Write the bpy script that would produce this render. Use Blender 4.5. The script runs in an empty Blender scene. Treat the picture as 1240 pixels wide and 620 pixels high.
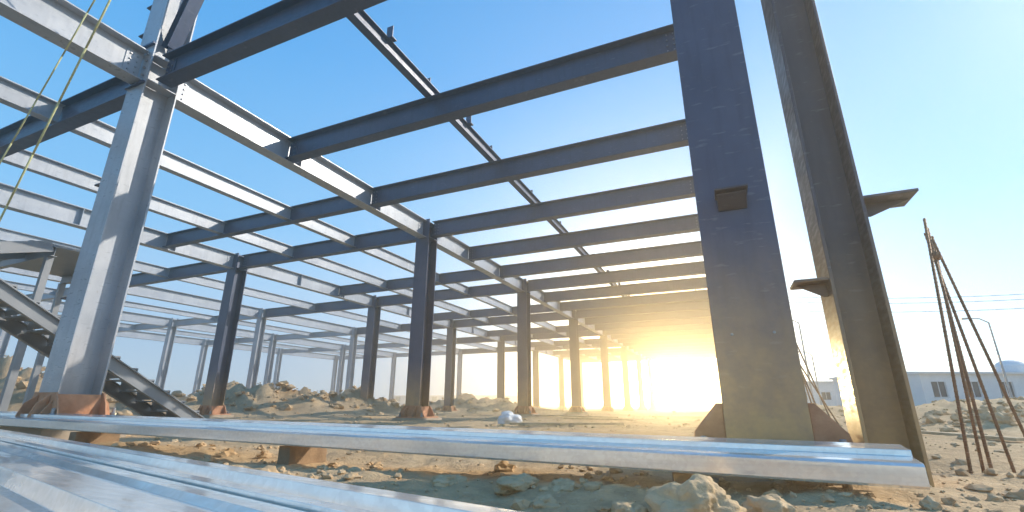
import bpy, math, random
from mathutils import Vector, noise, Matrix
random.seed(7)
R=random.random
ZO=0.6                      # camera height above datum; all z below are relative to the eye line
SC=bpy.context.scene
COL=SC.collection

# ---------------------------------------------------------------- materials
def newmat(name):
    m=bpy.data.materials.new(name); m.use_nodes=True
    nt=m.node_tree; b=nt.nodes["Principled BSDF"]
    return m,nt,b
def N(nt,t,**k):
    n=nt.nodes.new(t)
    for a,v in k.items(): setattr(n,a,v)
    return n
def noise_node(nt,vec,scale,detail=4,rough=.6):
    n=N(nt,'ShaderNodeTexNoise'); n.inputs['Scale'].default_value=scale
    n.inputs['Detail'].default_value=min(detail,5); n.inputs['Roughness'].default_value=rough
    nt.links.new(vec,n.inputs['Vector']); return n.outputs['Fac']
def ramp(nt,fac,stops):
    r=N(nt,'ShaderNodeValToRGB'); e=r.color_ramp.elements
    while len(e)<len(stops): e.new(.5)
    for i,(p,c) in enumerate(stops):
        e[i].position=p; e[i].color=(c[0],c[1],c[2],1) if hasattr(c,'__len__') else (c,c,c,1)
    nt.links.new(fac,r.inputs['Fac']); return r.outputs['Color']
def mix(nt,fac,a,b,mode='MIX'):
    m=N(nt,'ShaderNodeMix',data_type='RGBA',blend_type=mode)
    for s,v in ((m.inputs['Factor'],fac),(m.inputs['A'],a),(m.inputs['B'],b)):
        if isinstance(v,bpy.types.NodeSocket): nt.links.new(v,s)
        elif hasattr(v,'__len__'): s.default_value=(v[0],v[1],v[2],1)
        else: s.default_value=v
    return m.outputs['Result']
def bump(nt,b,h,strength,dist):
    n=N(nt,'ShaderNodeBump'); n.inputs['Strength'].default_value=strength; n.inputs['Distance'].default_value=dist
    nt.links.new(h,n.inputs['Height']); nt.links.new(n.outputs['Normal'],b.inputs['Normal'])
def pos(nt):
    return N(nt,'ShaderNodeNewGeometry').outputs['Position']
def scaled(nt,vec,s):
    m=N(nt,'ShaderNodeMapping'); m.inputs['Scale'].default_value=s
    nt.links.new(vec,m.inputs['Vector']); return m.outputs['Vector']

def steel_paint(name,c1,c2,foot_glow=.75,rough=.38,full=True):
    m,nt,b=newmat(name); p=pos(nt)
    f=noise_node(nt,p,1.3,4,.65)
    col=ramp(nt,f,[(.3,c1),(.7,c2)])
    if full:
        streak=noise_node(nt,scaled(nt,p,(9,9,.9)),2.2,3,.6)
        col=mix(nt,ramp(nt,streak,[(.5,0),(.75,.35)]),col,tuple(x*.6 for x in c1))
        sp=noise_node(nt,p,26,2,.7)
        col=mix(nt,ramp(nt,sp,[(.68,0),(.74,.3)]),col,(.16,.12,.10))
        scuff=noise_node(nt,scaled(nt,p,(3,3,14)),3.1,3,.5)
        col=mix(nt,ramp(nt,scuff,[(.62,0),(.7,.2)]),col,(.36,.37,.39))
        # warm low-sun glow painted into the colour, fading up from the foot
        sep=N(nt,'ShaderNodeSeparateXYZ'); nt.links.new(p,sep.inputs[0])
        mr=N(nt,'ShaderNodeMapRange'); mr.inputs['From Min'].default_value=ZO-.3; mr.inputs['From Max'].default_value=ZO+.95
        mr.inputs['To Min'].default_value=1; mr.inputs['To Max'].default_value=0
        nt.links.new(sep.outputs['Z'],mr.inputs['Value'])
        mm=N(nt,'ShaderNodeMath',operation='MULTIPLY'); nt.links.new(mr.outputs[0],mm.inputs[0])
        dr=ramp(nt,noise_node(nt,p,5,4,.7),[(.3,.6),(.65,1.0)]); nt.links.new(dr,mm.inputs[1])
        m2=N(nt,'ShaderNodeMath',operation='MULTIPLY'); nt.links.new(mm.outputs[0],m2.inputs[0]); m2.inputs[1].default_value=foot_glow
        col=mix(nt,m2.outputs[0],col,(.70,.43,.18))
        nt.links.new(ramp(nt,scuff,[(.3,rough-.1),(.7,rough+.16)]),b.inputs['Roughness'])
    else: b.inputs['Roughness'].default_value=rough
    nt.links.new(col,b.inputs['Base Color'])
    b.inputs['Metallic'].default_value=.15
    return m
M_ST=steel_paint('steel_primer',(.055,.072,.125),(.088,.105,.168),foot_glow=.95)
M_ST2=steel_paint('steel_primer_sunlit',(.34,.36,.40),(.46,.48,.52),foot_glow=.3,rough=.35)  # same primer with sunlight put into its colour, for the left-hand steel
M_STF=steel_paint('steel_primer_far',(.07,.085,.125),(.10,.115,.155),full=False)
M_STAIR=steel_paint('stair_steel',(.24,.25,.27),(.34,.345,.36),full=False)
M_BR=steel_paint('steel_primer_brown',(.058,.06,.08),(.10,.09,.105),foot_glow=.85)

def simple(name,c1,c2,scale=6,rough=.8,metal=0,bs=.4,bd=.02,bscale=20):
    m,nt,b=newmat(name); p=pos(nt)
    nt.links.new(ramp(nt,noise_node(nt,p,scale,4,.65),[(.3,c1),(.7,c2)]),b.inputs['Base Color'])
    b.inputs['Roughness'].default_value=rough; b.inputs['Metallic'].default_value=metal
    if bs: bump(nt,b,noise_node(nt,p,bscale,4,.7),bs,bd)
    return m
M_RUST=simple('rusty_base_steel',(.44,.20,.10),(.62,.33,.19),7,.75,.05,.3,.01,40)
M_CONC=simple('footing_concrete',(.38,.30,.22),(.54,.43,.32),5,.9,0,0)
M_REBAR=simple('rebar_rust',(.16,.085,.05),(.30,.17,.10),14,.7,.3,0)
M_ROCK=simple('clod_earth',(.42,.28,.15),(.66,.48,.29),5,.95,0,.7,.02,22)
M_RUB=simple('clod_earth_fine',(.40,.26,.14),(.66,.48,.29),5,.95,0,0)
M_BOLT=simple('bolt_zinc',(.25,.25,.26),(.4,.4,.42),30,.4,.7,0)
M_ROPE=simple('rope_fibre',(.42,.42,.20),(.6,.6,.34),30,.8,0,0)
M_CABLE=simple('cable_dark',(.16,.16,.17),(.2,.2,.21),30,.6,0,0)
M_BAG=simple('bag_plastic',(.6,.6,.6),(.8,.8,.8),8,.5,0,.6,.02,12)
M_WALL=simple('wall_render',(.56,.58,.62),(.66,.68,.70),.6,.9,0,0)
M_ROOF=simple('roof_sheet',(.42,.46,.52),(.52,.56,.62),.8,.5,.2,0)
M_GLASS=simple('window_glass',(.03,.04,.06),(.05,.07,.10),.7,.3,0,0)
M_LAMP=simple('lamp_post_paint',(.25,.27,.3),(.35,.37,.4),4,.5,.3,0)
M_TIMB=simple('timber_block',(.22,.14,.08),(.36,.24,.14),9,.85,0,.5,.01,30)
M_PLANK=simple('plank_timber',(.40,.29,.17),(.58,.44,.28),9,.85,0,.3,.01,30)

def galv():
    m,nt,b=newmat('galvanised_sheet'); p=pos(nt)
    v=N(nt,'ShaderNodeTexVoronoi'); v.inputs['Scale'].default_value=70; nt.links.new(p,v.inputs['Vector'])
    sepc=N(nt,'ShaderNodeSeparateColor'); nt.links.new(v.outputs['Color'],sepc.inputs[0])
    c=ramp(nt,sepc.outputs[0],[(0,(.84,.80,.75)),(1,(.96,.92,.87))])
    st=noise_node(nt,scaled(nt,p,(1.0,34,34)),1.6,3,.55)
    c=mix(nt,ramp(nt,st,[(.45,0),(.8,.4)]),c,(.58,.57,.56))
    nt.links.new(c,b.inputs['Base Color'])
    b.inputs['Metallic'].default_value=.6
    nt.links.new(ramp(nt,st,[(.3,.10),(.7,.24)]),b.inputs['Roughness'])
    bump(nt,b,noise_node(nt,scaled(nt,p,(.6,5,5)),2.0,1,.5),.2,.015)
    return m
M_GALV=galv()

def ground_mat():
    m,nt,b=newmat('bare_earth'); p=pos(nt)
    c=ramp(nt,noise_node(nt,p,.35,4,.6),[(.32,(.44,.29,.15)),(.55,(.61,.43,.24)),(.75,(.70,.53,.32))])
    f2=noise_node(nt,p,7,5,.72)
    c=mix(nt,ramp(nt,f2,[(.35,.5),(.6,0)]),c,(.28,.17,.09))
    f3=noise_node(nt,p,38,3,.7)
    c=mix(nt,ramp(nt,f3,[(.62,0),(.7,.5)]),c,(.68,.56,.41))
    nt.links.new(c,b.inputs['Base Color']); b.inputs['Roughness'].default_value=.95
    bump(nt,b,noise_node(nt,p,13,5,.75),.9,.04)
    return m
M_GR=ground_mat()

# ---------------------------------------------------------------- mesh builder
class MB:
    def __init__(s): s.V=[];s.F=[];s.M=[];s.mats=[]
    def mi(s,m):
        if m not in s.mats: s.mats.append(m)
        return s.mats.index(m)
    def prism(s,prof,o,ax,ay,L,m):
        o=Vector(o);ax=Vector(ax);ay=Vector(ay);L=Vector(L);k=s.mi(m)
        if ax.cross(ay).dot(L)<0:  prof=prof[::-1]
        n=len(prof);b=len(s.V)
        for x,y in prof: s.V.append(o+ax*x+ay*y)
        for x,y in prof: s.V.append(o+ax*x+ay*y+L)
        for i in range(n):
            j=(i+1)%n; s.F.append((b+i,b+j,b+n+j,b+n+i)); s.M.append(k)
        s.F.append(tuple(b+i for i in range(n))[::-1]); s.M.append(k)
        s.F.append(tuple(b+n+i for i in range(n))); s.M.append(k)
    def box(s,lo,hi,m):
        x0,y0,z0=lo;x1,y1,z1=hi
        s.prism([(x0,y0),(x1,y0),(x1,y1),(x0,y1)],(0,0,z0),(1,0,0),(0,1,0),(0,0,z1-z0),m)
    def ibeam(s,p0,p1,side,up,h,b,tf,tw,m):
        B=b/2;T=tw/2
        pr=[(-B,0),(B,0),(B,tf),(T,tf),(T,h-tf),(B,h-tf),(B,h),(-B,h),(-B,h-tf),(-T,h-tf),(-T,tf),(-B,tf)]
        p0=Vector(p0);p1=Vector(p1)
        s.prism(pr,p0,side,up,p1-p0,m)
    def cyl(s,p0,p1,r,m,n=8,r2=None):
        p0=Vector(p0);p1=Vector(p1);d=(p1-p0).normalized()
        a=d.cross(Vector((0,0,1))) 
        if a.length<.01:a=Vector((1,0,0))
        a.normalize();c=d.cross(a);k=s.mi(m);b=len(s.V);r2=r if r2 is None else r2
        for P,rr in((p0,r),(p1,r2)):
            for i in range(n):
                t=2*math.pi*i/n; s.V.append(P+(a*math.cos(t)+c*math.sin(t))*rr)
        for i in range(n):
            j=(i+1)%n; s.F.append((b+i,b+j,b+n+j,b+n+i)); s.M.append(k)
        s.F.append(tuple(b+i for i in range(n))[::-1]);s.M.append(k)
        s.F.append(tuple(b+n+i for i in range(n)));s.M.append(k)
    def bolts(s,c,a,b,na,nb,nrm,m,r=.014,l=.02):
        c=Vector(c);a=Vector(a);b=Vector(b);nrm=Vector(nrm)
        for i in range(na):
            for j in range(nb):
                p=c+a*(i-(na-1)/2)+b*(j-(nb-1)/2); s.cyl(p,p+nrm*l,r,m,6)
    def obj(s,name,bevel=0,smooth=False):
        me=bpy.data.meshes.new(name)
        cen=Vector((sum(v.x for v in s.V)/len(s.V),sum(v.y for v in s.V)/len(s.V),min(v.z for v in s.V)))
        me.from_pydata([tuple(v-cen) for v in s.V],[],s.F)
        for m in s.mats: me.materials.append(m)
        me.polygons.foreach_set('material_index',s.M)
        if smooth: me.polygons.foreach_set('use_smooth',[True]*len(s.F))
        me.update()
        import bmesh
        bm=bmesh.new();bm.from_mesh(me);bmesh.ops.recalc_face_normals(bm,faces=bm.faces);bm.to_mesh(me);bm.free()
        o=bpy.data.objects.new(name,me); o.location=(cen.x,cen.y,cen.z+ZO); COL.objects.link(o)
        if bevel:
            bv=o.modifiers.new('bevel','BEVEL');bv.width=bevel;bv.segments=2;bv.limit_method='ANGLE';bv.angle_limit=math.radians(50)
        return o
X=(1,0,0);Y=(0,1,0);Z=(0,0,1)

# ---------------------------------------------------------------- terrain
A=math.radians(23.7); ca,sa=math.cos(A),math.sin(A)
def site(u,w): return (u*ca-w*sa, u*sa+w*ca)   # site axes turned to the view heading -> world plan
MOUNDS=[(-9.8,18.5,2.6,1.5,.95),(-7.0,21,2.2,1.5,.8),(-15.5,16,3.0,1.6,1.25),(-22,20,4,3,1.8),(-2.5,30,3.5,2,.8),(-12.6,21,1.8,1.5,1.0),
        (14.5,15,3.0,1.6,.42),(10.2,10.5,1.3,1.0,.26),(7.5,7.6,.8,.7,.18),(18,17,3,2,.45),(13,21,4,1.5,.35),(-30,30,6,4,1.8),(24,24,5,3,.5)]
MW=[(site(u,w),ru,rw,h) for u,w,ru,rw,h in MOUNDS]
def gz(x,y):
    r=math.hypot(x,y)
    z=-.36-.006*max(0,min(y,60)-6)
    for (mx,my),ru,rw,h in MW:
        dx,dy=x-mx,y-my; du=dx*ca+dy*sa; dw=-dx*sa+dy*ca
        q=(du/ru)**2+(dw/rw)**2
        if q<6:
            z+=h*math.exp(-q)*(1+.5*noise.noise(Vector((x*.9,y*.9,3)))+.45*noise.noise(Vector((x*2.3,y*2.3,9)))+.28*abs(noise.noise(Vector((x*6,y*6,9)))))
    if r<200:
        k=1 if r<60 else (200-r)/140
        z+=k*(.06*noise.noise(Vector((x*.5,y*.5,0)))+.035*noise.noise(Vector((x*1.7,y*1.7,5)))+.018*noise.noise(Vector((x*5,y*5,7))))
        if r<25: z+=.010*noise.noise(Vector((x*14,y*14,2)))+.005*noise.noise(Vector((x*31,y*31,2)))
    return z
angs=[]
t=-180.0
while t<180:
    angs.append(math.radians(t))
    t+= .35 if -62<t<62 else 3.0
rads=[.05];r=.5
while r<2500:
    rads.append(r); r*= 1.022 if r<60 else 1.12
V=[];F=[]
for rr in rads:
    for a in angs:
        th=A-a
        x=-math.sin(th)*rr; y=math.cos(th)*rr
        V.append((x,y,gz(x,y)+ZO))
n=len(angs)
for i in range(len(rads)-1):
    for j in range(n):
        k=(j+1)%n
        F.append((i*n+j,i*n+k,(i+1)*n+k,(i+1)*n+j))
F.append(tuple(range(n))[::-1])
me=bpy.data.meshes.new('ground');me.from_pydata(V,[],F);me.materials.append(M_GR)
me.polygons.foreach_set('use_smooth',[True]*len(F));me.update()
import bmesh
bm=bmesh.new();bm.from_mesh(me);bmesh.ops.recalc_face_normals(bm,faces=bm.faces)
bm.faces.ensure_lookup_table()
if bm.faces[0].normal.z<0: bmesh.ops.reverse_faces(bm,faces=bm.faces)
bm.to_mesh(me);bm.free()
g=bpy.data.objects.new('ground',me);COL.objects.link(g)

def rockverts(sub,seed,rough=.35):
    bm=bmesh.new();bmesh.ops.create_icosphere(bm,subdivisions=sub,radius=1)
    o=Vector((seed*7.3,seed*3.1,seed))
    for v in bm.verts:
        d=v.co.normalized()
        k=1+rough*noise.noise(d*1.3+o)+rough*.5*noise.noise(d*3+o)+rough*.25*noise.noise(d*7+o)
        if sub>3: k+=rough*.12*noise.noise(d*16+o)
        v.co=d*k
    vs=[v.co.copy() for v in bm.verts];fs=[tuple(v.index for v in f.verts) for f in bm.faces];bm.free()
    return vs,fs
lib=[rockverts(1,i,.6) for i in range(6)]+[rockverts(2,i+20,.6) for i in range(6)]
V=[];F=[]
def addrock(x,y,s,idx,sink=.25,flat=.7):
    vs,fs=lib[idx];b=len(V);a=R()*6.28;c,sn=math.cos(a),math.sin(a)
    sx=s*(.7+.6*R());sy=s*(.7+.6*R());sz=s*flat*(.7+.5*R());zz=gz(x,y)+sz*(1-2*sink)*.6+ZO
    for v in vs:
        px,py=v.x*sx,v.y*sy
        V.append((x+px*c-py*sn,y+px*sn+py*c,zz+v.z*sz))
    for f in fs:F.append(tuple(b+i for i in f))
for i in range(7500):
    a=math.radians(-52+104*R()); rr=1.3*math.exp(R()**.9*math.log(26/1.3))
    x=-math.sin(A-a)*rr;y=math.cos(A-a)*rr
    if noise.noise(Vector((x*.6,y*.6,40)))<0 and R()<.75: continue
    s=.006+.026*R()**5*(1 if R()<.93 else 1.6)
    s*=(1+rr*.03)
    addrock(x,y,s,random.randrange(6) if s<.025 and rr>3 else 6+random.randrange(6))
for (mx,my),ru,rw,h in MW:
    for i in range(260):
        x=mx+random.gauss(0,ru*.75);y=my+random.gauss(0,rw*.85)
        addrock(x,y,(.03+.17*R()**4)*(.5+h*.5),6+random.randrange(6))
me=bpy.data.meshes.new('rubble');me.from_pydata(V,[],F);me.materials.append(M_RUB);me.update()
o=bpy.data.objects.new('rubble',me);COL.objects.link(o)

def boulder(x,y,z,s,seed,sq=(1,1,.75),name='rock'):
    vs,fs=rockverts(5,seed,.42)
    me=bpy.data.meshes.new(name);me.from_pydata([(v.x*s*sq[0],v.y*s*sq[1],v.z*s*sq[2]) for v in vs],[],fs)
    me.materials.append(M_ROCK);me.polygons.foreach_set('use_smooth',[True]*len(fs));me.update()
    o=bpy.data.objects.new(name,me);o.location=(x,y,z+ZO);o.rotation_euler[2]=seed;COL.objects.link(o)
for u,w,z,s,sd,sq in [(.60,1.72,-.34,.11,3,(1.15,1,.75)),(.86,1.74,-.36,.085,5,(1.2,1,.7)),(.40,1.78,-.37,.06,8,(1,1,.7)),
                   (1.74,1.95,-.42,.10,11,(1.2,1,.8)),(.02,2.25,-.34,.07,14,(1.6,1,.55)),(.22,2.2,-.35,.06,15,(1.5,1,.6)),(-.3,2.4,-.36,.06,17,(1.5,1,.6)),
                   (1.15,1.85,-.39,.06,21,(1.4,1,.6)),(1.4,1.9,-.40,.07,22,(1.2,1,.6)),(.12,1.95,-.37,.05,23,(1.2,1,.7))]:
    x,y=site(u,w);boulder(x,y,z,s,sd,sq)

# ---------------------------------------------------------------- steel columns
Y0=2.95; BAY=6.6
ROWS=[-6.6,-13.7,-20.7,-27.7,-34.7]
ZB=4.02     # underside of floor steel
def column(x,y,zb,zt,w=.38,d=.40,mat=M_ST,far=False,wings=False):
    mb=MB()
    mb.ibeam((x,y-d/2,zb),(x,y-d/2,zt),X,Y,d,w,.022,.014,mat)
    mb.box((x-.36,y-.30,zb-.03),(x+.36,y+.36,zb-.001),M_RUST)
    mb.box((x-.42,y-.34,gz(x,y)-.5),(x+.42,y+.42,zb-.031),M_CONC)
    hw=w/2
    if wings:
        for sgn in(-1,1):
            for yy in (y-d/2+.03,y+d/2-.03):
                mb.prism([(0,0),(.17,0),(.15,.10),(.03,.24),(0,.24)],(x+sgn*(hw+.001),yy-.01,zb),(sgn,0,0),Z,(0,.02,0),M_RUST)
    else:
        for sgn in (-1,1):
            yy=y+sgn*(d/2+.012)
            mb.prism([(-hw-.16,0),(hw+.16,0),(hw+.10,.13),(hw+.02,.24),(-hw-.02,.24),(-hw-.10,.13)],(x,yy-.009,zb),X,Z,(0,.018,0),M_RUST)
            for sx in (-.12,.12):
                mb.prism([(0,0),(.14,0),(.10,.13),(0,.22)],(x+sx-.008,yy+sgn*.01,zb),(0,sgn,0),Z,(.016,0,0),M_RUST)
            xx=x+sgn*(w/2+.004)
            mb.prism([(-d/2-.12,0),(d/2+.12,0),(d/2-.01,.22),(-d/2+.01,.22)],(xx-.008,y,zb+.001),Y,Z,(.016,0,0),M_RUST)
    for sgn in(-1,1):
        for sy in(-.24,.3):
            mb.cyl((x+sgn*.3,y+sy,zb-.02),(x+sgn*.3,y+sy,zb+.08),.016,M_BOLT,8)
            mb.cyl((x+sgn*.3,y+sy,zb),(x+sgn*.3,y+sy,zb+.03),.03,M_BOLT,6)
    if not far:
        for zz in (ZB+.02,ZB+.41):
            if zt>zz:
                for sg in(-1,1):
                    mb.box((x+sg*.105-.085,y-d/2+.023,zz-.008),(x+sg*.105+.085,y+d/2-.023,zz+.008),mat)
    return mb
nb=8
for i in range(nb):
    yy=Y0+BAY*i
    for ri,x in enumerate(ROWS):
        if ri>=2 and i>5: continue
        zb=-.13 if (i==0 and ri==0) else -.29-.006*max(0,yy-9)
        zt=9.0 if (i==0 and ri==0) else ZB+.5
        w_,d_=(.38,.40) if ri<2 else (.30,.32)
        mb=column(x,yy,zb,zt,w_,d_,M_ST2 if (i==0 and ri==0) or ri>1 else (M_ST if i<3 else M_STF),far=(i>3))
        if i==0 and ri==0:
            for zz in (1.15,2.6,4.9,5.4):
                mb.box((x-.34,yy-.19,zz),(x-.191,yy-.02,zz+.02),M_BR)
                mb.prism([(0,0),(.12,0),(0,-.1)],(x-.191,yy-.11,zz-.001),(-1,0,0),Z,(0,.012,0),M_BR)
            for zz in (ZB-.06,ZB+.55):
                mb.box((x-.2,yy-.235,zz),(x+.2,yy-.201,zz+.03),M_ST)
            mb.bolts((x,yy-.2,ZB+.25),(.22,0,0),(0,0,.11),2,4,(0,-1,0),M_BOLT,.016,.03)
        mb.obj('steel_column',.004 if (i==0 and ri<2) else 0)
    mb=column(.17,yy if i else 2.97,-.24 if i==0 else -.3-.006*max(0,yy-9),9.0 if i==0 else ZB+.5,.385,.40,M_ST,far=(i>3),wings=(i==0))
    if i==0:
        z=1.13;mb.prism([(0,0),(.10,.0),(.10,-.012),(.012,-.075),(0,-.075)],(.09,2.769,z),(0,-1,0),Z,(.15,0,0),M_BR)
        mb.box((.08,2.63,z+.001),(.25,2.769,z+.016),M_BR)
        mb.bolts((.17,2.769,.35),(.2,0,0),(0,0,.4),2,1,(0,-1,0),M_BOLT,.009,.008)
    mb.obj('steel_column',.004 if i==0 else 0)
mb=MB()
xc0,xc1=.555,.775
mb.ibeam((xc0,2.90,-.46),(xc0,2.90,9),Y,X,xc1-xc0,.30,.016,.012,M_BR)
mb.box((.42,2.70,-.50),(.92,3.10,-.461),M_RUST)
z=.60;mb.box((.40,2.76,z),(xc0-.001,2.95,z+.015),M_BR)
mb.prism([(0,0),(.14,0),(.02,-.07),(0,-.07)],(xc0-.001,2.84,z-.001),(-1,0,0),Z,(0,.012,0),M_BR)
z=1.02;mb.box((xc1+.001,2.78,z),(xc1+.24,3.0,z+.015),M_BR)
mb.prism([(0,0),(.23,0),(.05,-.07),(0,-.07)],(xc1+.001,2.88,z-.001),(1,0,0),Z,(0,.012,0),M_BR)
mb.prism([(-.2,0),(.2,0),(.15,.2),(-.15,.2)],(.665,3.06,-.46),X,Z,(0,.015,0),M_RUST)
mb.obj('steel_column',.003)

# ---------------------------------------------------------------- beams
def beam(p0,p1,h=.42,b=.2,mat=M_ST,tf=.016,tw=.01,plates=True,stiff=0,bevel=0):
    mb=MB();p0=Vector(p0);p1=Vector(p1);d=(p1-p0);L=d.length;d.normalize()
    side=Vector((0,0,1)).cross(d).normalized();up=Vector((0,0,1))
    mb.ibeam(p0,p1,side,up,h,b,tf,tw,mat)
    if plates:
        for q,s in((p0,1),(p1,-1)):
            c=q+d*s*.10
            for sg in(-1,1):
                mb.prism([(-.09,.05),(.09,.05),(.09,h-.05),(-.09,h-.05)],c+side*sg*(tw/2+.001),d,up,side*sg*.01,mat)
                if plates==2: mb.bolts(c+side*sg*(tw/2+.011)+up*h/2,d*.08,up*.08,2,4 if h>.35 else 3,side*sg,M_BOLT,.012,.015)
    if stiff:
        k=1
        while k*stiff<L-.2:
            c=p0+d*k*stiff
            for sg in(-1,1):
                mb.prism([(tw/2,tf),(b/2-.01,tf),(b/2-.01,h-tf),(tw/2,h-tf)],c-d*.005,side*sg,up,d*.01,mat)
            k+=1
    return mb.obj('steel_beam',bevel)
xa=ROWS[0]
yend=Y0+BAY*(nb-1)
for ri,x in enumerate(ROWS+[.17]):
    last=nb-1 if (ri<2 or ri==5) else 5
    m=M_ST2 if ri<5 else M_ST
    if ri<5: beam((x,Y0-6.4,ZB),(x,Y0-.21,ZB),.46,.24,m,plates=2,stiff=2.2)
    for i in range(last):
        a=Y0+BAY*i+.21;b=Y0+BAY*(i+1)-.21
        beam((x,a,ZB),(x,b,ZB),.46,.24,m,plates=2 if i<3 else 1,stiff=2.2 if ri<2 else 0)
step=BAY/3
for k in range(0,(nb-1)*3+1):
    yy=Y0+step*k
    near=2 if k<8 else 1
    x0=xa+ (.20 if k%3==0 else .02); x1=.0
    if k==0: x1=-.03
    beam((x0,yy,ZB+.06),(x1,yy,ZB+.06),.40,.2,M_ST if k<8 else M_STF,plates=near,bevel=.003 if k<4 else 0)
for i in range(nb):
    yy=Y0+BAY*i
    for ri in range(4):
        if ri>=1 and i>5: continue
        xl,xr=ROWS[ri+1],ROWS[ri]
        beam((xl+.2,yy,ZB+.03),(xr-.2,yy,ZB+.03),.42 if ri<2 else .34,.2,M_ST if ri<2 else M_ST2,plates=2 if i<2 and ri==0 else 1)
        if ri==0:
            if i<nb-1: beam((xl+.02,yy+2*step,ZB+.07),(xr-.02,yy+2*step,ZB+.07),.38,.18,M_ST,plates=1)
        if i<(nb-1 if ri==0 else 5):
            for f in ((.34,.67) if ri<1 else (.5,)):
                xx=xr+(xl-xr)*f
                beam((xx,yy+.02,ZB+.12),(xx,yy+BAY-.02,ZB+.12),.32 if ri<2 else .24,.16,M_ST2,plates=0)
                if i==0 and ri<2: beam((xx,yy-6.2,ZB+.12),(xx,yy-.02,ZB+.12),.32,.16,M_ST2,plates=0)
mb=MB();xr_=-3.62;zr=ZB+.465
mb.ibeam((xr_,-2,zr),(xr_,yend,zr),X,Z,.20,.12,.010,.008,M_ST)
yy=-1.5;k=0
while yy<yend:
    sg=1 if k%2 else -1
    mb.box((xr_+sg*.065-.05,yy,zr+.201),(xr_+sg*.065+.05,yy+.012,zr+.38),M_ST)
    mb.box((xr_+sg*.065-.05,yy+.012,zr+.201),(xr_+sg*.065+.05,yy+.10,zr+.212),M_ST)
    yy+=1.1;k+=1
mb.obj('steel_beam')
for yy in (Y0+BAY*1+.9,Y0+BAY*2+1.1):
    mb=MB();mb.cyl((-6.45,yy,ZB+.56),(.1,yy,ZB+.56),.028,M_ST,10);mb.obj('tie_rod',smooth=True)
mb=MB()
d=Vector((.55,0,1.6));s_=Vector((0,1,0));u_=Vector((-1.6,0,.55)).normalized()
mb.ibeam((xa+.22,Y0,ZB+.62),Vector((xa+.22,Y0,ZB+.62))+d*2.2,s_,u_,.16,.16,.012,.01,M_ST)
mb.obj('steel_brace')

# ---------------------------------------------------------------- site staircase
emp=bpy.data.objects.new('steel_staircase',None);COL.objects.link(emp)
def child(mb,name,**k):
    o=mb.obj(name,**k);o.parent=emp;return o
yb,yt,zb_,zt_=5.95,1.9,-.36,2.0
dv=Vector((0,yt-yb,zt_-zb_));dn=dv.normalized();upn=Vector((0,-dn.z,dn.y)); 
if upn.z<0: upn=-upn
for nm,xs in(('stringer_1',-8.75),('stringer_2',-9.75)):
    mb=MB();mb.prism([(-.04,-.10),(.04,-.10),(.04,-.085),(-.02,-.085),(-.02,.085),(.04,.085),(.04,.10),(-.04,.10)],(xs,yb,zb_),X,upn,dv,M_STAIR);child(mb,nm)
mb=MB();nt_=14
for i in range(nt_):
    f=(i+.7)/nt_;p=Vector((0,yb,zb_))+dv*f
    mb.box((-9.72,p.y-.14,p.z+.09),(-8.79,p.y+.14,p.z+.115),M_STAIR)
    mb.box((-9.72,p.y+.141,p.z-.04),(-8.79,p.y+.15,p.z+.115),M_STAIR)
child(mb,'treads')
mb=MB()
mb.box((-11.95,.5,zt_-.02),(-8.65,1.9,zt_+.02),M_STAIR)
for xs in(-11.8,-8.72):
    mb.ibeam((xs,.5,zt_-.2),(xs,1.9,zt_-.2),X,Z,.179,.1,.01,.008,M_STAIR)
    for ys in(.6,1.8): mb.box((xs-.05,ys-.05,gz(xs,ys)-.1),(xs+.05,ys+.05,zt_-.201),M_STAIR)
child(mb,'landing')
mb=MB()
d2=Vector((0,2.1,.72));up2=Vector((0,-.72,2.1)).normalized()
for xs in(-10.9,-11.9):
    mb.prism([(-.04,-.1),(.04,-.1),(.04,.1),(-.04,.1)],(xs,1.9,zt_),X,up2,d2,M_STAIR)
for i in range(6):
    p=Vector((0,1.9,zt_+.06))+d2*((i+.6)/6);mb.box((-11.86,p.y-.14,p.z),(-10.94,p.y+.14,p.z+.03),M_STAIR)
child(mb,'upper_flight')
mb=MB()
mb.box((-13.4,4.0,2.72),(-10.85,5.3,2.76),M_STAIR)
for ys in(4.05,5.25): mb.ibeam((-13.4,ys,2.54),(-10.85,ys,2.54),Y,Z,.179,.09,.01,.008,M_STAIR)
for xs in(-13.3,-11):
    for ys in(4.05,5.25): mb.box((xs-.05,ys-.05,gz(xs,ys)-.1),(xs+.05,ys+.05,2.539),M_STAIR)
child(mb,'upper_landing')

# ---------------------------------------------------------------- galvanised purlins
def sheet(mb,pts,t):
    L=[];Rr=[]
    for i,p in enumerate(pts):
        p=Vector(p);a=Vector(pts[max(0,i-1)]);b=Vector(pts[min(len(pts)-1,i+1)])
        d=(b-a).normalized();nn=Vector((-d.y,d.x));L.append(tuple(p+nn*t/2));Rr.append(tuple(p-nn*t/2))
    return L+Rr[::-1]
def purlin(pts,o,direction,length,name='galvanised_purlin',t=.004):
    mb=MB();d=Vector(direction).normalized();nn=Vector((d.y,-d.x,0)).normalized()
    if nn.y>0: nn=-nn
    mb.prism(sheet(mb,pts,t),Vector(o),nn,Z,d*length,M_GALV)
    return mb.obj(name,.0012)
dA=(-1,.045,.0085)
purlin([(0,-.045),(0,0),(.012,.006),(.075,.0),(.15,-.004),(.155,-.03)],(.615,2.47,-.165),dA,9.5)
purlin([(0,.018),(.004,-.004),(.10,-.012),(.135,-.016),(.145,-.024),(.147,-.085),(.142,-.092),(.120,-.094)],(.60,2.30,-.185),dA,9.5)
dB=(-.978,.21,0);oB=Vector((-.33,.70,0))-Vector(dB).normalized()*1.6
cB=Vector((-.21,-.978,0))
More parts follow.
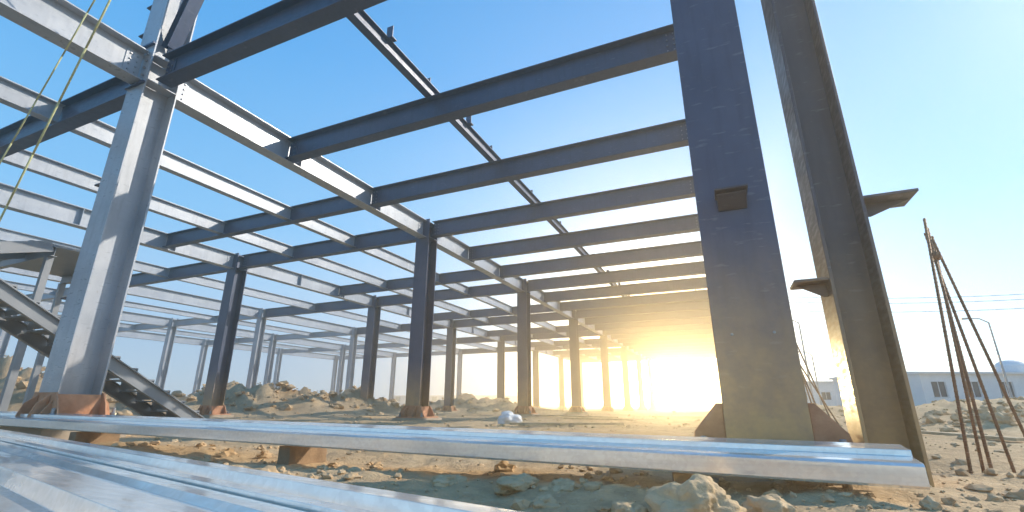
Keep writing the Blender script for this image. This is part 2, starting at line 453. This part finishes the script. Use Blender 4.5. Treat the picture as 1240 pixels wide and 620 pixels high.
for off,zz,kind in((0,-.150,0),(.155,-.158,1),(.29,-.15,0),(.43,-.156,1),(.05,-.235,1),(.22,-.238,0),(.36,-.236,1)):
    pr=[(0,-.02),(0,0),(.05,.002),(.058,-.03),(.115,-.032),(.122,0),(.145,.0),(.147,-.06),(.135,-.065)] if kind==0 else [(0,-.06),(.002,0),(.04,.0),(.05,-.012),(.08,-.012),(.09,0),(.125,.0),(.128,-.05)]
    oo=oB+cB*off+Vector((0,0,zz)); ln=7.2+.25*R()
    purlin(pr,oo,dB,ln)
mb=MB()
for t in(1.2,3.6,6.2):
    c=oB+Vector(dB)*t; mb.prism([(-.05,-.20),(.05,-.20),(.05,.0),(-.05,.0)],c+Vector((0,0,-.305))-cB*.05,Vector(dB),Z,cB*.75,M_TIMB)
mb.obj('timber_packer',.004)
mb=MB()
for t in(-.2,-2.6,-5.2):
    mb.box((t-.05,2.26-t*.03,-.52),(t+.05,2.55-t*.04,-.283-t*.0085),M_TIMB)
mb.obj('timber_packer',.004)
# offcuts and planks left on the site
def plank(x,y,L,ang,w=.12,t=.03,dz=.02):
    mb=MB();d=Vector((math.cos(ang),math.sin(ang),0));n_=Vector((-d.y,d.x,0))
    z0=gz(x,y)+dz;z1=gz(x+d.x*L,y+d.y*L)+dz
    mb.prism([(-w/2,0),(w/2,0),(w/2,t),(-w/2,t)],(x,y,z0),n_,Z,(d.x*L,d.y*L,z1-z0),M_PLANK);mb.obj('plank',.003)
for x,y,L,a in((-3.2,7.2,1.8,.4),(-2.9,7.0,1.3,1.1),(-1.8,10.5,2.2,2.6),(-5.2,13.5,2.4,.2),(-4.7,5.2,.9,.7),(-8.2,9.5,1.6,1.5),(-2.2,16,2.4,.1),(2.6,6.5,1.4,2.2)):
    plank(x,y,L,a)

# ---------------------------------------------------------------- rebar bundles
def rebar(base,top,name_r=.008):
    mb.cyl(base,top,name_r,M_REBAR,8)
    b=Vector(base);t=Vector(top);L=(t-b).length;k=int(L/.03)
    for i in range(k):
        p=b.lerp(t,(i+.5)/k);q=b.lerp(t,(i+.7)/k);mb.cyl(p,q,name_r*1.14,M_REBAR,8)
mb=MB();top=Vector((1.36,3.77,1.13))
for bx,by,dz in((1.06,3.26,.05),(1.17,3.30,-.02),(1.34,3.48,-.05),(1.52,3.62,-.10),(1.20,3.5,-.08)):
    rebar((bx,by,-.55),(top.x+.03*(R()-.5),top.y+.03*(R()-.5),top.z+dz))
mb.cyl((1.33,3.68,.90),(1.36,3.74,.90),.025,M_REBAR,8)
mb.obj('rebar_bundle',smooth=True)
mb=MB()
x,y=site(5.6,9.0)
for dx,dy,tx in((0,0,-.25),(.12,.1,-.3),(.25,0,-.2),(.4,.15,-.35)):
    mb.cyl((x+dx,y+dy,-.6),(x+tx+.05*dx,y+dy*.3,1.15+.2*R()),.014,M_REBAR,6)
mb.obj('rebar_bundle',smooth=True)

def rope(p0,p1,r,name,mat,sag=.0,n=16):
    mb=MB();p0=Vector(p0);p1=Vector(p1);pr=p0
    for i in range(1,n+1):
        t=i/n;q=p0.lerp(p1,t)-Vector((0,0,sag*4*t*(1-t)));mb.cyl(pr,q,r,mat,8);pr=q
    mb.obj(name,smooth=True)
rope((-9.38,2.53,-.4),(-2.5,1.38,7.9),.010,'hoist_rope',M_ROPE,.05)
rope((-9.6,2.2,-.4),(-4.2,1.82,7.2),.008,'hoist_rope',M_ROPE,.05)

x,y=site(-.05,9.2);vs,fs=rockverts(4,33,.35)
me=bpy.data.meshes.new('sack');me.from_pydata([(v.x*.21,v.y*.16,v.z*.13) for v in vs],[],fs);me.materials.append(M_BAG);me.polygons.foreach_set('use_smooth',[True]*len(fs));me.update()
o=bpy.data.objects.new('sack',me);o.location=(x,y,ZO+gz(x,y)+.06);COL.objects.link(o)

# ---------------------------------------------------------------- background buildings
def building(u,w,length,depth,h,name='warehouse',turn=0,win=6.0,wz=1.6,wh=1.9,ww=2.4):
    e=bpy.data.objects.new(name,None);COL.objects.link(e)
    x,y=site(u,w);e.location=(x,y,ZO-.75);e.rotation_euler[2]=A+turn
    def ch(mb,nm):
        o=mb.obj(nm);o.location.z-=ZO;o.parent=e
    mb=MB();k=int(length/win);hl=length/2
    mb.box((-hl,0,0),(hl,.3,wz),M_WALL);mb.box((-hl,0,wz+wh),(hl,.3,h),M_WALL)
    xs=-hl
    for i in range(k):
        c=-hl+(i+.5)*win
        mb.box((xs,0,wz+.001),(c-ww/2,.3,wz+wh-.001),M_WALL);xs=c+ww/2
    mb.box((xs,0,wz+.001),(hl,.3,wz+wh-.001),M_WALL)
    mb.box((-hl,.301,0),(-hl+.3,depth,h),M_WALL);mb.box((hl-.3,.301,0),(hl,depth,h),M_WALL);mb.box((-hl+.301,depth-.3,0),(hl-.301,depth,h),M_WALL)
    ch(mb,'walls')
    mb=MB()
    for i in range(k):
        c=-hl+(i+.5)*win;mb.box((c-ww/2,.15,wz),(c+ww/2,.18,wz+wh),M_GLASS)
    ch(mb,'window_panes')
    mb=MB()
    for i in range(k):
        c=-hl+(i+.5)*win
        for dx in(-ww/2+.05,0,ww/2-.05): mb.box((c+dx-.04,.08,wz+.01),(c+dx+.04,.149,wz+wh-.01),M_WALL)
        mb.box((c-ww/2-.1,-.06,wz-.12),(c+ww/2+.1,-.002,wz),M_ROOF)
    ch(mb,'window_frames')
    mb=MB();mb.prism([(-.4,h),(depth+.4,h),(depth+.4,h+.25),(depth/2,h+.8),(-.4,h+.25)],(-hl-.3,0,0),Y,Z,(length+.6,0,0),M_WALL);ch(mb,'roof')
building(81,64,56,16,4.4,turn=.05,win=4.6,wz=1.5,wh=1.9,ww=2.0)
building(90,128,32,20,6.0,turn=-.08)
building(-25,220,60,20,3.6,turn=.1,win=8)
mb=MB();x,y=site(75,72)
mb.cyl((x,y,3.2),(x,y,5.2),1.7,M_WALL,20)
for i in range(5):
    a0=i*math.pi/10;a1=(i+1)*math.pi/10
    mb.cyl((x,y,5.2+1.0*math.sin(a0)),(x,y,5.2+1.0*math.sin(a1)-.001),1.8*math.cos(a0),M_WALL,20,max(.02,1.8*math.cos(a1)))
mb.obj('water_tank')
def lamp(u,w,h,arm):
    x,y=site(u,w);mb=MB();zb=gz(x,y)-.2
    mb.cyl((x,y,zb),(x,y,h),.10,M_LAMP,10,.05)
    mb.cyl((x,y,h),(x+arm*.6,y+arm*.2,h+.35),.045,M_LAMP,8);mb.cyl((x+arm*.6,y+arm*.2,h+.35),(x+arm*1.3,y+arm*.4,h+.4),.04,M_LAMP,8)
    mb.prism([(-.3,-.08),(.35,-.06),(.4,0),(.3,.07),(-.3,.05)],(x+arm*1.6,y+arm*.4-.12,h+.4),X,Z,(0,.24,0),M_LAMP)
    mb.box((x-.18,y-.18,zb),(x+.18,y+.18,zb+.5),M_LAMP)
    mb.obj('street_lamp')
lamp(41,40,6.6,-1);lamp(25.9,42,6.9,-1);lamp(36,57,5.5,-1)
for k,zz in enumerate((14.3,13.6,12.4)):
    x0,y0=site(25,62);x1,y1=site(85,62)
    rope((x0,y0,zz),(x1,y1,zz+1.0),.035,'power_line',M_CABLE,1.2,24)
for u in(25,85):
    x,y=site(u,62);mb=MB();mb.cyl((x,y,-1),(x,y,15.4),.16,M_CONC,10,.1);mb.box((x-.9,y-.06,12.9),(x+.9,y+.06,13.05),M_CONC);mb.obj('utility_pole')

# ---------------------------------------------------------------- light, sky, camera
SAZ=math.radians(50);SEL=math.radians(31)     # azimuth clockwise from +Y
sd=Vector((math.sin(SAZ)*math.cos(SEL),math.cos(SAZ)*math.cos(SEL),math.sin(SEL)))
L=bpy.data.lights.new('sun','SUN');L.energy=5;L.angle=math.radians(.5);L.color=(1,.89,.72)
lo=bpy.data.objects.new('sun',L);lo.rotation_euler=(-sd).to_track_quat('-Z','Y').to_euler();lo.location=(20,20,30);COL.objects.link(lo)
W=bpy.data.worlds.new('World');SC.world=W;W.use_nodes=True;nt=W.node_tree;nt.nodes.clear()
sky=N(nt,'ShaderNodeTexSky',sky_type='NISHITA',sun_disc=False);sky.sun_elevation=SEL;sky.sun_rotation=SAZ
sky.air_density=1.0;sky.dust_density=.3;sky.ozone_density=3.0
bg=N(nt,'ShaderNodeBackground');bg.inputs['Strength'].default_value=.05
nt.links.new(sky.outputs[0],bg.inputs['Color'])
tc=N(nt,'ShaderNodeTexCoord');vm=N(nt,'ShaderNodeVectorMath',operation='DOT_PRODUCT')
nrm=N(nt,'ShaderNodeVectorMath',operation='NORMALIZE');nt.links.new(tc.outputs['Generated'],nrm.inputs[0])
nt.links.new(nrm.outputs[0],vm.inputs[0]);hd=Vector((-.108,.993,.037)).normalized();vm.inputs[1].default_value=hd
mx=N(nt,'ShaderNodeMath',operation='MAXIMUM');nt.links.new(vm.outputs['Value'],mx.inputs[0]);mx.inputs[1].default_value=0
# thin high haze: pale towards the horizon, clear blue overhead
sp=N(nt,'ShaderNodeSeparateXYZ');nt.links.new(nrm.outputs[0],sp.inputs[0])
hz=ramp(nt,sp.outputs['Z'],[(0,(.72,.80,.84)),(.12,(.50,.70,.83)),(.32,(.20,.53,.84)),(.62,(.07,.37,.78)),(1,(.04,.25,.60))])
bh=N(nt,'ShaderNodeBackground');nt.links.new(hz,bh.inputs['Color']);bh.inputs['Strength'].default_value=1.0
def lobe(p,s,col):
    a=N(nt,'ShaderNodeMath',operation='POWER');nt.links.new(mx.outputs[0],a.inputs[0]);a.inputs[1].default_value=p
    m=N(nt,'ShaderNodeMath',operation='MULTIPLY');nt.links.new(a.outputs[0],m.inputs[0]);m.inputs[1].default_value=s
    b=N(nt,'ShaderNodeBackground');b.inputs['Color'].default_value=(*col,1);nt.links.new(m.outputs[0],b.inputs['Strength']);return b
out=N(nt,'ShaderNodeOutputWorld');cur=bg.outputs[0]
srcs=[bh]+[lobe(p,s,c) for p,s,c in((4,.22,(1,.93,.8)),(18,1.2,(1,.74,.34)),(110,11.0,(1,.62,.20)),(2500,2800.0,(1,.64,.24)))]
for b in srcs:
    a=N(nt,'ShaderNodeAddShader');nt.links.new(cur,a.inputs[0]);nt.links.new(b.outputs[0],a.inputs[1]);cur=a.outputs[0]
nt.links.new(cur,out.inputs['Surface'])

# scattering volume added to spread the sky glow over the building plot
mb=MB()
m=bpy.data.materials.new('glow_scatter');m.use_nodes=True;t_=m.node_tree;t_.nodes.clear()
vs_=t_.nodes.new('ShaderNodeVolumeScatter');vs_.inputs['Color'].default_value=(1,.88,.68,1);vs_.inputs['Density'].default_value=.016;vs_.inputs['Anisotropy'].default_value=.80
oo=t_.nodes.new('ShaderNodeOutputMaterial');t_.links.new(vs_.outputs[0],oo.inputs['Volume'])
mb.box((-60,-20,-3),(2.5,100,7.5),m);mb.obj('added_glow_volume')

cam=bpy.data.cameras.new('camera');cam.sensor_width=36;cam.lens=565/1240*36;cam.clip_start=.02;cam.clip_end=5000
co=bpy.data.objects.new('camera',cam);co.location=(0,0,ZO);co.rotation_euler=(math.radians(90+17.5),0,A);COL.objects.link(co)
SC.camera=co
SC.view_settings.view_transform='Standard';SC.view_settings.look='None';SC.view_settings.exposure=0
